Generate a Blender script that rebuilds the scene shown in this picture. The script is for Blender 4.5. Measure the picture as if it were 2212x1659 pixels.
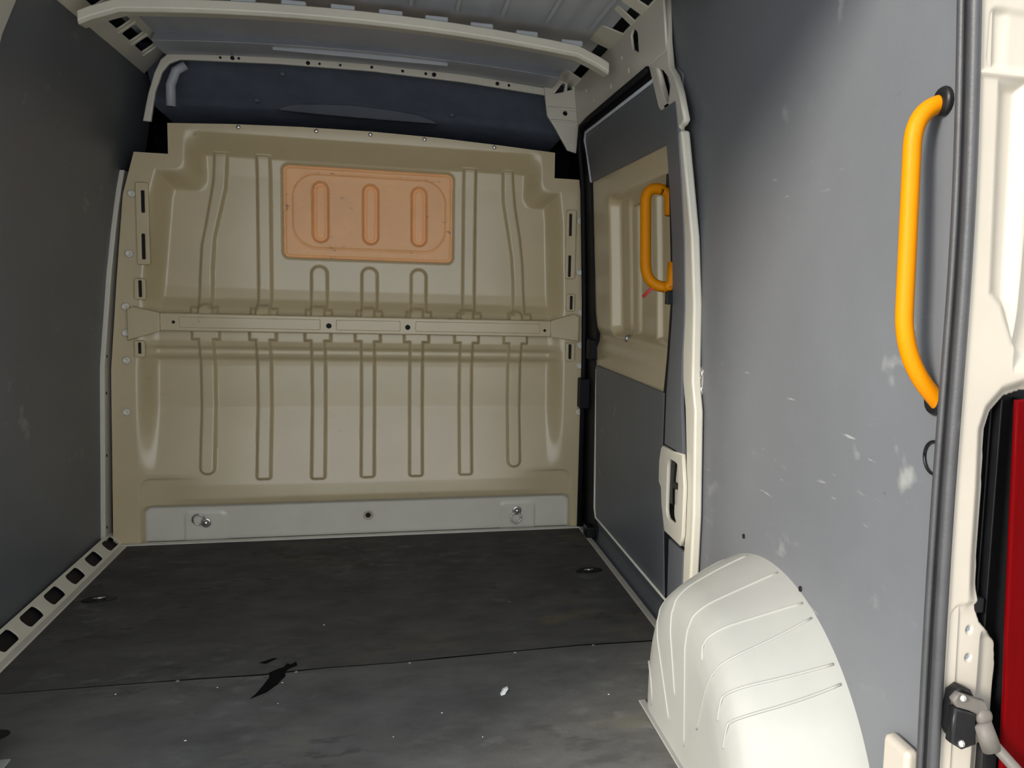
import bpy, bmesh, math, random
import numpy as np
from mathutils import Matrix, Vector

random.seed(7); rng = np.random.default_rng(7)
SC = bpy.context.scene
COL = SC.collection
for o in list(bpy.data.objects):
    bpy.data.objects.remove(o)

# ------------------------------------------------------------------ camera
# van axes: X to the right, Y forward towards the bulkhead, Z up, load floor at Z = 0 (metres)
cd = bpy.data.cameras.new('camera'); cam = bpy.data.objects.new('camera', cd); COL.objects.link(cam)
cd.sensor_width = 36.0; cd.lens = 1900 / 2212 * 36; cd.shift_x = (1106 - 1350) / 2212; cd.shift_y = 0.0
cd.clip_start = 0.02
fwd0 = Vector((-0.25528486, -0.11096045, 0.9604777))     # van's Y, X and down seen from the lens
rgt0 = Vector((0.9663822, 0.00213552, 0.25710092))
dwn0 = Vector((-0.03057915, 0.99382253, 0.10668504))
rows = [Vector((rgt0[i], fwd0[i], -dwn0[i])) for i in range(3)]
M3 = Matrix((rows[0], -rows[1], -rows[2])).transposed()
cam.matrix_world = Matrix.Translation((0.088, -1.13, 1.05)) @ M3.to_4x4()
SC.camera = cam

# ------------------------------------------------------------------ light
W = bpy.data.worlds.new('overcast_sky'); SC.world = W; W.use_nodes = True
wb = W.node_tree.nodes['Background']
wb.inputs['Color'].default_value = (0.90, 0.95, 1.0, 1); wb.inputs['Strength'].default_value = 2.2
sl = bpy.data.lights.new('sun', 'SUN'); sun = bpy.data.objects.new('sun', sl); COL.objects.link(sun)
sl.energy = 4.9; sl.angle = math.radians(16); sl.color = (1.0, 0.92, 0.79)
sun.rotation_euler = Vector((0.80, 0.50, -0.34)).to_track_quat('-Z', 'Y').to_euler()
sun.location = (-3, -4, 3)
SC.view_settings.view_transform = 'Standard'; SC.view_settings.look = 'None'
SC.view_settings.gamma = 1.0; SC.view_settings.use_curve_mapping = False
SC.view_settings.exposure = 0.3

# ------------------------------------------------------------------ materials
def mat(name, col, rough=0.5, metal=0.0, spec=0.5, var=0.0, vscale=6.0, bump=0.0, bscale=60.0, coat=0.0, stretch=(1, 1, 1)):
    m = bpy.data.materials.new(name); m.use_nodes = True
    nt = m.node_tree; b = nt.nodes['Principled BSDF']
    b.inputs['Base Color'].default_value = (*col, 1); b.inputs['Roughness'].default_value = rough
    b.inputs['Metallic'].default_value = metal; b.inputs['Specular IOR Level'].default_value = spec
    b.inputs['Coat Weight'].default_value = coat; b.inputs['Coat Roughness'].default_value = 0.15
    tc = nt.nodes.new('ShaderNodeTexCoord'); mp = nt.nodes.new('ShaderNodeMapping')
    mp.inputs['Scale'].default_value = stretch; nt.links.new(tc.outputs['Object'], mp.inputs['Vector'])
    if var > 0:
        n = nt.nodes.new('ShaderNodeTexNoise'); n.inputs['Scale'].default_value = vscale; n.inputs['Detail'].default_value = 6
        n.inputs['Roughness'].default_value = 0.62
        nt.links.new(mp.outputs['Vector'], n.inputs['Vector'])
        r = nt.nodes.new('ShaderNodeValToRGB'); e = r.color_ramp.elements
        e[0].position = 0.3; e[0].color = (*[c * (1 - var) for c in col], 1)
        e[1].position = 0.7; e[1].color = (*[min(1, c * (1 + var)) for c in col], 1)
        nt.links.new(n.outputs['Fac'], r.inputs['Fac']); nt.links.new(r.outputs['Color'], b.inputs['Base Color'])
    if bump > 0:
        n2 = nt.nodes.new('ShaderNodeTexNoise'); n2.inputs['Scale'].default_value = bscale; n2.inputs['Detail'].default_value = 4
        nt.links.new(mp.outputs['Vector'], n2.inputs['Vector'])
        bp = nt.nodes.new('ShaderNodeBump'); bp.inputs['Strength'].default_value = bump; bp.inputs['Distance'].default_value = 0.002
        nt.links.new(n2.outputs['Fac'], bp.inputs['Height']); nt.links.new(bp.outputs['Normal'], b.inputs['Normal'])
    return m

def add_marks(m, col, scale, lo, hi, stretch, mask_scale=1.2, mask=(0.5, 0.62)):
    """scuffs and dirt with a shape of their own, mixed over the base colour"""
    nt = m.node_tree; b = nt.nodes['Principled BSDF']
    src = b.inputs['Base Color'].links[0].from_socket if b.inputs['Base Color'].links else None
    tc = nt.nodes.new('ShaderNodeTexCoord'); mp = nt.nodes.new('ShaderNodeMapping'); mp.inputs['Scale'].default_value = stretch
    mp.inputs['Location'].default_value = (scale * 0.37, scale * 0.11, scale * 0.23)
    nt.links.new(tc.outputs['Object'], mp.inputs['Vector'])
    n = nt.nodes.new('ShaderNodeTexNoise'); n.inputs['Scale'].default_value = scale; n.inputs['Detail'].default_value = 5
    nt.links.new(mp.outputs['Vector'], n.inputs['Vector'])
    r = nt.nodes.new('ShaderNodeMapRange'); r.inputs['From Min'].default_value = lo; r.inputs['From Max'].default_value = hi
    nt.links.new(n.outputs['Fac'], r.inputs['Value'])
    n2 = nt.nodes.new('ShaderNodeTexNoise'); n2.inputs['Scale'].default_value = mask_scale; n2.inputs['Detail'].default_value = 2
    nt.links.new(mp.outputs['Vector'], n2.inputs['Vector'])
    r2 = nt.nodes.new('ShaderNodeMapRange'); r2.inputs['From Min'].default_value = mask[0]; r2.inputs['From Max'].default_value = mask[1]
    nt.links.new(n2.outputs['Fac'], r2.inputs['Value'])
    mul = nt.nodes.new('ShaderNodeMath'); mul.operation = 'MULTIPLY'
    nt.links.new(r.outputs['Result'], mul.inputs[0]); nt.links.new(r2.outputs['Result'], mul.inputs[1])
    mx = nt.nodes.new('ShaderNodeMix'); mx.data_type = 'RGBA'
    nt.links.new(mul.outputs[0], mx.inputs['Factor'])
    if src: nt.links.new(src, mx.inputs['A'])
    else: mx.inputs['A'].default_value = b.inputs['Base Color'].default_value
    mx.inputs['B'].default_value = (*col, 1)
    nt.links.new(mx.outputs['Result'], b.inputs['Base Color'])
    return m

M = {}
M['white'] = mat('white_paint', (0.62, 0.588, 0.50), 0.34, var=0.05, vscale=5, coat=0.3)
M['cream'] = mat('darkened_pillar_paint', (0.375, 0.345, 0.30), 0.4, var=0.05, vscale=5)  # white body paint darkened, the stronger outside light offset in its colour
M['arch'] = mat('moulded_arch_plastic', (0.275, 0.28, 0.268), 0.5, spec=0.3, var=0.05, vscale=6)
add_marks(M['arch'], (0.24, 0.235, 0.19), 5, 0.50, 0.66, (1, 1, 1), 1.6, (0.45, 0.62))
M['bulk'] = mat('bulkhead_paint', (0.53, 0.435, 0.265), 0.34, spec=0.45, var=0.05, vscale=4, coat=0.45)
add_marks(M['bulk'], (0.30, 0.27, 0.22), 26, 0.66, 0.76, (1, 1, 1.6), 2.2, (0.55, 0.66))
M['peach'] = mat('peach_reflection', (0.93, 0.50, 0.235), 0.42, spec=0.3, var=0.05, vscale=7, coat=0.1)  # warm reflection on the blank window put into its colour
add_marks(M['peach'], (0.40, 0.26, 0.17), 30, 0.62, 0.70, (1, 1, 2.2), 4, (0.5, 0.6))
M['roof'] = mat('roof_paint', (0.42, 0.44, 0.48), 0.4, var=0.07, vscale=3)
M['lining'] = mat('grey_lining', (0.116, 0.123, 0.137), 0.46, var=0.07, vscale=2.5, bump=0.15, bscale=220)
add_marks(M['lining'], (0.24, 0.25, 0.25), 9, 0.63, 0.75, (1, 1, 1.3), 2.0, (0.50, 0.62))
add_marks(M['lining'], (0.25, 0.26, 0.26), 22, 0.68, 0.76, (1, 0.4, 3.0), 2.4, (0.52, 0.62))
add_marks(M['lining'], (0.07, 0.07, 0.08), 30, 0.70, 0.78, (1, 1, 2.0), 2.4, (0.55, 0.66))
M['floor2'] = mat('lit_floor_board', (0.100, 0.099, 0.096), 0.8, spec=0.12, var=0.24, vscale=5, bump=0.2, bscale=90, stretch=(1, 1.5, 1))  # rear board lighter: daylight near the opening put into its colour
M['floor'] = mat('shaded_floor_board', (0.074, 0.072, 0.069), 0.8, spec=0.12, var=0.26, vscale=5, bump=0.2, bscale=90, stretch=(1, 1.5, 1))  # front board darker: shade deep in the bay put into its colour
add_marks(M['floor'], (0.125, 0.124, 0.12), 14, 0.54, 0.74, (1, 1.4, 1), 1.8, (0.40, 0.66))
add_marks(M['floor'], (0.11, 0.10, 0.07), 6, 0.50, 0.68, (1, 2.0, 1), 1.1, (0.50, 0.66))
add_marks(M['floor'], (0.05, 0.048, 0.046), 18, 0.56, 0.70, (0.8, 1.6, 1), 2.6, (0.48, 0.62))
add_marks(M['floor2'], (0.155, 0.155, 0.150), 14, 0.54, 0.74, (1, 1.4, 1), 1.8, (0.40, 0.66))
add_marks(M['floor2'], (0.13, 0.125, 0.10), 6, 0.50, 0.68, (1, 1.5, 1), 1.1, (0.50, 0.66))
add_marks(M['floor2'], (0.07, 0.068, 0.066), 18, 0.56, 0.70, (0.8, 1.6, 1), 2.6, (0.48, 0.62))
M['trim'] = mat('sill_metal', (0.50, 0.46, 0.40), 0.38, var=0.1, vscale=12)
M['rubber'] = mat('grey_rubber', (0.036, 0.037, 0.041), 0.5, var=0.15, vscale=14, bump=0.2, bscale=180)
add_marks(M['rubber'], (0.24, 0.23, 0.22), 30, 0.60, 0.75, (1, 1, 0.25), 5, (0.45, 0.6))
M['black'] = mat('black_rubber', (0.008, 0.008, 0.010), 0.6, spec=0.2, var=0.2, vscale=20)
M['plastic'] = mat('black_plastic', (0.007, 0.007, 0.008), 0.4, spec=0.3, var=0.2, vscale=30)
M['yellow'] = mat('yellow_plastic', (0.50, 0.172, 0.0003), 0.45, spec=0.12, var=0.04, vscale=18)
M['zinc'] = mat('zinc_steel', (0.55, 0.54, 0.52), 0.28, metal=0.9, var=0.1, vscale=40)
M['rod'] = mat('dull_grey_rod', (0.105, 0.096, 0.088), 0.55, spec=0.3, var=0.15, vscale=40)
M['red'] = mat('red_lens', (0.085, 0.0003, 0.001), 0.5, spec=0.03, coat=0.0, var=0.12, vscale=30, stretch=(8, 1, 0.3))
M['redcloth'] = mat('red_tape', (0.42, 0.03, 0.025), 0.6, var=0.1, vscale=40)
M['navy'] = mat('navy_headlining', (0.10, 0.115, 0.15), 0.75, spec=0.2, var=0.15, vscale=9)
M['navy2'] = mat('navy_tray', (0.15, 0.165, 0.195), 0.7, spec=0.2, var=0.1, vscale=9)
M['paper'] = mat('white_paper', (0.85, 0.85, 0.85), 0.8, var=0.03, vscale=30)
M['stain'] = mat('tar_stain', (0.006, 0.006, 0.006), 0.9, spec=0.05, var=0.2, vscale=30)
M['ground'] = mat('pale_bounce_ground', (0.58, 0.57, 0.54), 0.85, var=0.12, vscale=2)  # unseen ground, made pale to bounce light up into the bay
M['cavity'] = mat('body_cavity_paint', (0.20, 0.21, 0.24), 0.7, var=0.1, vscale=5)

# ------------------------------------------------------------------ helpers
def link(name, me, m, parent=None, smooth=False, bevel=0.0, seg=2):
    o = bpy.data.objects.new(name, me); COL.objects.link(o)
    if m is not None and not me.materials: me.materials.append(M[m])
    if parent is not None: o.parent = parent
    if smooth is True:
        me.polygons.foreach_set('use_smooth', np.ones(len(me.polygons), bool))
    if bevel > 0:
        b = o.modifiers.new('bevel', 'BEVEL'); b.width = bevel; b.segments = seg; b.limit_method = 'ANGLE'; b.angle_limit = math.radians(40)
        me.polygons.foreach_set('use_smooth', np.ones(len(me.polygons), bool))
        b.harden_normals = True
    return o

def fix(me):
    bm = bmesh.new(); bm.from_mesh(me); bmesh.ops.recalc_face_normals(bm, faces=bm.faces); bm.to_mesh(me); bm.free()
    return me

def pd(verts, faces, name='m'):
    me = bpy.data.meshes.new(name); me.from_pydata([tuple(v) for v in verts], [], faces); me.update(); return me

def box(name, lo, hi, m, parent=None, bevel=0.0):
    x0, y0, z0 = lo; x1, y1, z1 = hi
    v = [(x0, y0, z0), (x1, y0, z0), (x1, y1, z0), (x0, y1, z0), (x0, y0, z1), (x1, y0, z1), (x1, y1, z1), (x0, y1, z1)]
    f = [(0, 3, 2, 1), (4, 5, 6, 7), (0, 1, 5, 4), (1, 2, 6, 5), (2, 3, 7, 6), (3, 0, 4, 7)]
    return link(name, pd(v, f), m, parent, bevel=bevel)

def tube_mesh(path, r, n=14, squash=1.0, up=None, cap=True):
    path = [Vector(p) for p in path]; V = []; F = []
    rr = r if hasattr(r, '__len__') else [r] * len(path)
    t0 = (path[1] - path[0]).normalized()
    u = Vector(up) if up else (Vector((0, 0, 1)) if abs(t0.z) < 0.9 else Vector((1, 0, 0)))
    for i, p in enumerate(path):
        t = (path[min(i + 1, len(path) - 1)] - path[max(i - 1, 0)]).normalized()
        u = (u - t * u.dot(t)).normalized(); w = t.cross(u)
        for k in range(n):
            a = 2 * math.pi * k / n
            V.append(p + (u * math.cos(a) + w * math.sin(a) * squash) * rr[i])
    for i in range(len(path) - 1):
        for k in range(n):
            a = i * n + k; b = i * n + (k + 1) % n
            F.append((a, b, b + n, a + n))
    if cap:
        F.append(tuple(range(n))[::-1]); F.append(tuple(range((len(path) - 1) * n, len(path) * n)))
    return fix(pd(V, F))

def tube(name, path, r, m, parent=None, n=14, squash=1.0, up=None):
    return link(name, tube_mesh(path, r, n, squash, up), m, parent, smooth=True)

def disc_mesh(axis, r, h, n=18, dome=0.0, inner=0.0):
    """a bolt or screw head of radius r standing h out along axis"""
    a = Vector(axis).normalized(); u = a.orthogonal().normalized(); w = a.cross(u)
    V = []; F = []
    prof = [(r, 0), (r, h * 0.6), (r * 0.86, h), (r * 0.45, h + dome)]
    for rad, z in prof:
        for k in range(n):
            t = 2 * math.pi * k / n
            V.append(a * z + (u * math.cos(t) + w * math.sin(t)) * rad)
    V.append(a * (h + dome - inner)); c = len(V) - 1
    for i in range(len(prof) - 1):
        for k in range(n):
            b0 = i * n + k; b1 = i * n + (k + 1) % n
            F.append((b0, b1, b1 + n, b0 + n))
    for k in range(n):
        F.append((3 * n + k, 3 * n + (k + 1) % n, c))
    F.append(tuple(range(n))[::-1])
    return fix(pd(V, F))

def torus_mesh(R, r, n=28, k=10, arc=2 * math.pi):
    return tube_mesh([(R * math.cos(arc * i / n), 0, R * math.sin(arc * i / n)) for i in range(n + 1)], r, k, up=(0, 1, 0))

def rrect(x0, x1, y0, y1, r, n=6):
    out = []
    for cx, cy, a0 in ((x1 - r, y1 - r, 0), (x0 + r, y1 - r, 90), (x0 + r, y0 + r, 180), (x1 - r, y0 + r, 270)):
        for i in range(n + 1):
            a = math.radians(a0 + 90 * i / n); out.append((cx + r * math.cos(a), cy + r * math.sin(a)))
    return out

def circ(x, y, r, n=16):
    return [(x + r * math.cos(2 * math.pi * i / n), y + r * math.sin(2 * math.pi * i / n)) for i in range(n)]

def plate_mesh(loops, t, frame, bev=0.0):
    """flat sheet of thickness t with real holes; loops in (a, b), frame = (origin, axis a, axis b, normal)"""
    cu = bpy.data.curves.new('plate', 'CURVE'); cu.dimensions = '2D'; cu.fill_mode = 'BOTH'
    cu.extrude = max(t / 2 - bev, 1e-5); cu.bevel_depth = bev; cu.bevel_resolution = 1; cu.offset = -bev
    for lp in loops:
        s = cu.splines.new('POLY'); s.points.add(len(lp) - 1); s.use_cyclic_u = True
        for p, q in zip(s.points, lp): p.co = (q[0], q[1], 0, 1)
    tmp = bpy.data.objects.new('tmp', cu); COL.objects.link(tmp)
    dg = bpy.context.evaluated_depsgraph_get(); me = bpy.data.meshes.new_from_object(tmp.evaluated_get(dg))
    bpy.data.objects.remove(tmp); bpy.data.curves.remove(cu)
    O, A, B, N = [Vector(v) for v in frame]
    for v in me.vertices:
        v.co = O + A * v.co.x + B * v.co.y + N * v.co.z
    bm = bmesh.new(); bm.from_mesh(me); bmesh.ops.remove_doubles(bm, verts=bm.verts, dist=1e-5)
    bmesh.ops.recalc_face_normals(bm, faces=bm.faces); bm.to_mesh(me); bm.free()
    me.materials.clear()
    return me

XZ = lambda y: ((0, y, 0), (1, 0, 0), (0, 0, 1), (0, 1, 0))
YZ = lambda x: ((x, 0, 0), (0, 1, 0), (0, 0, 1), (1, 0, 0))
XY = lambda z: ((0, 0, z), (1, 0, 0), (0, 1, 0), (0, 0, 1))

def plate(name, loops, t, frame, m, parent=None, bev=0.0):
    return link(name, plate_mesh(loops, t, frame, bev), m, parent)

def grid(name, P, m, parent=None, mask=None, flip=False):
    nr, nc = P.shape[:2]
    idx = np.arange(nr * nc).reshape(nr, nc)
    q = np.stack([idx[:-1, :-1], idx[:-1, 1:], idx[1:, 1:], idx[1:, :-1]], -1)
    if flip: q = q[..., ::-1]
    q = q[mask] if mask is not None else q.reshape(-1, 4)
    used, inv = np.unique(q, return_inverse=True)
    V = P.reshape(-1, 3)[used]; q = inv.reshape(-1, 4)
    me = bpy.data.meshes.new(name)
    me.vertices.add(len(V)); me.vertices.foreach_set('co', V.astype(np.float32).ravel())
    me.loops.add(q.size); me.loops.foreach_set('vertex_index', q.ravel().astype(np.int32))
    me.polygons.add(len(q)); me.polygons.foreach_set('loop_start', np.arange(0, q.size, 4, dtype=np.int32))
    me.update(calc_edges=True); me.validate()
    return link(name, me, m, parent, smooth=True)

def sheet(name, rowsd, prof, t, m, parent=None, bevel=0.003, cols=2, inward=-1):
    """lining or metal strip that follows the body side: rows (z, y0, y1), prof(z) gives X; t is the thickness outwards"""
    V = []; F = []; n = len(rowsd); c = cols
    for side in (0, 1):
        for z, a, b in rowsd:
            for j in range(c):
                V.append((prof(z) + (0 if side == 0 else -inward * t), a + (b - a) * j / (c - 1), z))
    off = n * c
    for i in range(n - 1):
        for j in range(c - 1):
            k = i * c + j
            F.append((k, k + 1, k + 1 + c, k + c)); F.append((off + k, off + k + c, off + k + 1 + c, off + k + 1))
    for i in range(n - 1):
        k = i * c; F.append((k, k + c, off + k + c, off + k))
        k = i * c + c - 1; F.append((k, off + k, off + k + c, k + c))
    for j in range(c - 1):
        F.append((j, off + j, off + j + 1, j + 1)); k = (n - 1) * c + j; F.append((k, k + 1, off + k + 1, off + k))
    return link(name, fix(pd(V, F)), m, parent, bevel=bevel)

def dense(rowsd, step=0.06):
    zs = [r[0] for r in rowsd]; n = max(2, int((zs[-1] - zs[0]) / step))
    out = sorted(set(zs) | set(float(z) for z in np.linspace(zs[0], zs[-1], n)))
    return [(z, float(np.interp(z, zs, [r[1] for r in rowsd])), float(np.interp(z, zs, [r[2] for r in rowsd]))) for z in out]

def empty(name, loc=(0, 0, 0)):
    o = bpy.data.objects.new(name, None); COL.objects.link(o); o.location = loc; o.empty_display_size = 0.05; return o

def tag(o, label, cat, group=None, kind=None):
    o['label'] = label; o['category'] = cat
    if group: o['group'] = group
    if kind: o['kind'] = kind
    return o

def put(name, me, m, loc, parent=None, smooth=True):
    o = link(name, me, m, parent, smooth=smooth); o.location = loc; return o

def smoothstep(a, b, x):
    t = np.clip((x - a) / (b - a), 0, 1); return t * t * (3 - 2 * t)

def sd_rrect(X, Z, x0, x1, z0, z1, r):
    cx, cz = (x0 + x1) / 2, (z0 + z1) / 2
    qx = np.abs(X - cx) - (x1 - x0) / 2 + r; qz = np.abs(Z - cz) - (z1 - z0) / 2 + r
    return np.hypot(np.maximum(qx, 0), np.maximum(qz, 0)) + np.minimum(np.maximum(qx, qz), 0) - r

def sd_poly(X, Z, poly):
    d = np.full(X.shape, 1e9); ins = np.zeros(X.shape, bool); n = len(poly)
    for i in range(n):
        ax, az = poly[i]; bx, bz = poly[(i + 1) % n]
        ex, ez = bx - ax, bz - az; t = np.clip(((X - ax) * ex + (Z - az) * ez) / (ex * ex + ez * ez + 1e-12), 0, 1)
        d = np.minimum(d, np.hypot(X - ax - t * ex, Z - az - t * ez))
        cond = ((az > Z) != (bz > Z)) & (X < (bx - ax) * (Z - az) / (bz - az + 1e-12) + ax)
        ins ^= cond
    return np.where(ins, -d, d)

# body side profiles (X of the inner faces by height)
def left_x(z): return float(np.interp(z, [-0.1, 0.0, 0.7, 1.05, 1.35, 1.6, 1.84, 1.9], [-0.985, -0.985, -0.968, -0.942, -0.912, -0.875, -0.850, -0.84]))
def right_x(z): return float(np.interp(z, [-0.1, 0.0, 0.8, 1.1, 1.35, 1.6, 1.84, 1.95], [0.93, 0.93, 0.93, 0.922, 0.908, 0.889, 0.872, 0.862]))
def post_x(z): return float(np.interp(z, [0, 1.0, 1.2, 1.35, 1.49, 2], [0.90, 0.90, 0.885, 0.867, 0.853, 0.85]))
def door_x(z): return float(np.interp(z, [0, 0.1, 0.75, 1.1, 1.48, 1.69, 1.8], [0.918, 0.914, 0.906, 0.892, 0.873, 0.857, 0.85]))

# ================================================================== SETTING
# ---------------------------------------------------------------- floor
floor = empty('floor')
tag(floor, 'dark scuffed load floor of two boards', 'floor', kind='structure')
SEAM = [(-0.985, 1.288), (-0.529, 1.290), (-0.397, 1.289), (-0.249, 1.283), (-0.157, 1.291), (-0.087, 1.297), (0.096, 1.294), (0.14, 1.297), (0.236, 1.303), (0.42, 1.311), (0.627, 1.319), (0.838, 1.312), (0.90, 1.311)]
g = 0.0022
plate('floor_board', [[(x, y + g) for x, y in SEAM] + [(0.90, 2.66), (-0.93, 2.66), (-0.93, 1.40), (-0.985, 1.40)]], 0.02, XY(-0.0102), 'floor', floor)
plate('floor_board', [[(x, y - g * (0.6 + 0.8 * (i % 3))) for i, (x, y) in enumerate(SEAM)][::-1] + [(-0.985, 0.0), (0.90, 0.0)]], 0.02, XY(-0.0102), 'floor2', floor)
wv = [0.4, 0.5, 1.0, 1.6, 1.8, 0.5, 0.8, 0.5, 1.8, 1.0, 1.5, 1.9, 1.9]
plate('seam_gap', [[(x, y + 0.0016 * w_) for (x, y), w_ in zip(SEAM, wv)] + [(x, y - 0.0026 * w_) for (x, y), w_ in zip(SEAM, wv)][::-1]], 0.0006, XY(0.0001), 'stain', floor)
box('subfloor', (-1.02, -0.02, -0.10), (1.02, 3.6, -0.024), 'cavity', floor)
scr = disc_mesh((0, 0, 1), 0.0045, 0.0012, 12)
for x, y in ((-0.448, 1.284), (-0.157, 1.284), (0.14, 1.286), (0.435, 1.300), (0.669, 1.312)):
    put('screw', scr, 'zinc', (x, y, 0), floor)
for pts in ([(-0.252, 1.143), (-0.243, 1.167), (-0.232, 1.21), (-0.222, 1.262), (-0.226, 1.292), (-0.206, 1.312), (-0.192, 1.322), (-0.186, 1.345), (-0.176, 1.336), (-0.163, 1.352), (-0.158, 1.325), (-0.176, 1.31), (-0.186, 1.290), (-0.181, 1.262), (-0.190, 1.238), (-0.195, 1.216), (-0.218, 1.172)],
            [(-0.26, 1.362), (-0.227, 1.387), (-0.215, 1.385), (-0.241, 1.353)]):
    plate('tar_mark', [pts], 0.0008, XY(0.0002), 'stain', floor)
chip = disc_mesh((0, 0, 1), 0.0035, 0.0015, 7)
for x, y in ((-0.342, 1.226), (-0.185, 1.223), (0.211, 0.976), (0.095, 0.88), (0.297, 0.839), (-0.182, 1.104), (-0.579, 1.233), (0.472, 1.714), (-0.109, 1.613), (0.638, 0.993), (-0.362, 0.956)):
    o = put('paint_fleck', chip, 'paper', (x, y, 0), floor); s = random.uniform(0.4, 0.9); o.scale = (s, s * random.uniform(0.6, 1.3), 0.6)

# right step edge
tr = empty('trim_1', (0.9, 1.9, 0))
tag(tr, 'narrow beige metal edge strip along the side door step', 'sill', kind='structure')
box('edge_strip', (-0.012, -0.58, -0.02), (0.010, 0.69, 0.004), 'trim', tr, 0.003)
box('step_face', (0.010, -0.58, -0.06), (0.10, 0.69, -0.012), 'cavity', tr, 0.003)

# left sill channel with rectangular cut-outs
ts = empty('trim_2', (-0.95, 1.9, 0))
tag(ts, 'white perforated sill channel along the left lining', 'sill', kind='structure')
k = math.sqrt(0.5); SILL = ((0.025, 0, 0.0), (0, 1, 0), (-k, 0, k), (k, 0, k))       # inclined face rising to the lining
holes = [rrect(y - 1.9 - 0.058, y - 1.9 + 0.058, 0.012, 0.056, 0.016) for y in (2.535, 2.342, 2.150, 1.957, 1.771, 1.586)]
plate('perforated_strip', [[(-0.49, 0.0), (0.72, 0.0), (0.72, 0.066), (-0.49, 0.066)]] + holes, 0.004, SILL, 'white', ts)
plate('hole_darkness', [[(-0.49, -0.004), (0.73, -0.004), (0.73, 0.066), (-0.49, 0.066)]], 0.004, ((0.025 - 0.012 * k, 0, -0.012 * k), (0, 1, 0), (-k, 0, k), (k, 0, k)), 'black', ts)  # black sheet that paints in the darkness seen through the cut-outs
o = box('front_lip', (0.024, -0.49, -0.03), (0.049, 0.72, 0.004), 'white', ts, 0.004)

# ---------------------------------------------------------------- left side
wl = empty('wall_left', (-0.97, 1.3, 0))
tag(wl, 'dark blue grey lining panel covering the left side of the cargo bay', 'wall', kind='structure')
inv_l = Matrix.Translation((0.97, -1.3, 0))
def under(o, inv): o.matrix_parent_inverse = inv; return o
under(sheet('lining_panel', dense([(0.004, 0.0, 2.60), (1.2, 0.0, 2.66), (1.52, 0.0, 2.92), (1.84, 0.0, 2.96)], 0.05), left_x, 0.012, 'lining', wl, inward=1, bevel=0), inv_l)
under(box('body_skin', (-1.06, 0.0, -0.1), (-1.03, 3.6, 2.06), 'cavity', wl), inv_l)
# edge post between lining and bulkhead
under(sheet('door_post', dense([(0.0, 2.55, 2.64), (0.7, 2.55, 2.64), (1.2, 2.585, 2.65), (1.44, 2.62, 2.67)], 0.06), lambda z: left_x(z) + 0.016, 0.02, 'white', wl, inward=1), inv_l)
for z_ in (0.08, 0.36, 0.60, 0.74):
    under(put('post_hole', disc_mesh((1, 0, 0), 0.006, 0.0015, 10), 'black', (left_x(z_) + 0.0158, 2.57, z_), wl), inv_l)
# cove rail with rectangular openings, sloping from the lining top to the roof
A = Vector((-0.852, 0, 1.835)); B = Vector((-0.742, 0, 1.925)); d = (B - A); L = d.length; d.normalize(); nn = Vector((d.z, 0, -d.x))
rail_holes = [rrect(y - 0.052, y + 0.052, 0.058, 0.112, 0.010) for y in (2.238, 2.390, 2.545, 1.985, 1.62, 1.48)]
under(plate('cove_rail', [[(0.0, 0.0), (2.80, 0.0), (2.72, L), (0.0, L)]] + rail_holes, 0.006, ((A.x, 0, A.z), (0, 1, 0), (d.x, 0, d.z), (nn.x, 0, nn.z)), 'white', wl, 0.002), inv_l)
for y in (2.314, 2.467, 2.622):
    under(tube('rail_lip', [A + d * 0.050 + nn * 0.004 + Vector((0, y, 0)), A + d * 0.120 + nn * 0.004 + Vector((0, y, 0))], 0.004, 'white', wl, 8), inv_l)
under(sheet('side_post', dense([(0.0, 1.20, 1.46), (1.55, 1.20, 1.46), (1.64, 1.22, 1.49), (1.74, 1.26, 1.555), (1.84, 1.26, 1.60)], 0.04), lambda z: left_x(z) + 0.014, 0.014, 'white', wl, inward=1), inv_l)

# ---------------------------------------------------------------- right side
wr = empty('wall_right', (0.93, 0.65, 0))
tag(wr, 'scuffed grey lining panel covering the right side behind the wheel arch', 'wall', kind='structure')
inv_r = Matrix.Translation((-0.93, -0.65, 0))
under(sheet('lining_panel', dense([(0.0, 0.03, 1.235), (0.9, 0.03, 1.255), (1.35, 0.03, 1.33), (1.55, 0.03, 1.40), (1.70, 0.03, 1.46), (1.95, 0.03, 1.46)], 0.05), right_x, 0.012, 'lining', wr, bevel=0.001), inv_r)
under(box('body_skin', (1.03, 0.06, -0.1), (1.06, 3.6, 2.06), 'cavity', wr), inv_r)
under(box('body_skin', (0.97, 0.06, -0.1), (1.04, 1.2, 0.0), 'cavity', wr), inv_r)
post = [(0.0, 1.133, 1.205), (0.24, 1.133, 1.203), (0.43, 1.128, 1.19), (0.60, 1.141, 1.212), (0.72, 1.150, 1.235), (0.80, 1.181, 1.265), (0.96, 1.191, 1.28), (1.20, 1.193, 1.258), (1.35, 1.202, 1.246), (1.49, 1.220, 1.262)]
under(sheet('door_post', dense(post, 0.05), post_x, 0.028, 'white', wr, bevel=0.008), inv_r)
head = [(1.70, 1.882), (1.605, 1.783), (1.546, 1.718), (1.44, 1.589), (1.420, 1.578), (1.384, 1.579), (1.344, 1.580), (1.312, 1.528), (1.289, 1.470), (1.243, 1.465), (1.237, 1.500), (1.215, 1.502), (1.193, 1.512), (1.246, 1.595), (1.297, 1.651), (1.348, 1.685), (1.379, 1.763), (1.397, 1.844), (1.40, 1.90)]
under(plate('post_head', [head, [(1.478, 1.712), (1.423, 1.646), (1.374, 1.594), (1.342, 1.588), (1.332, 1.63), (1.354, 1.658), (1.411, 1.690)]], 0.020, YZ(0.862), 'white', wr, 0.004), inv_r)
under(plate('track_cover', [[(1.50, 1.73), (1.36, 1.57), (1.32, 1.57), (1.31, 1.66), (1.42, 1.72)]], 0.006, YZ(0.885), 'cavity', wr), inv_r)
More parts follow.
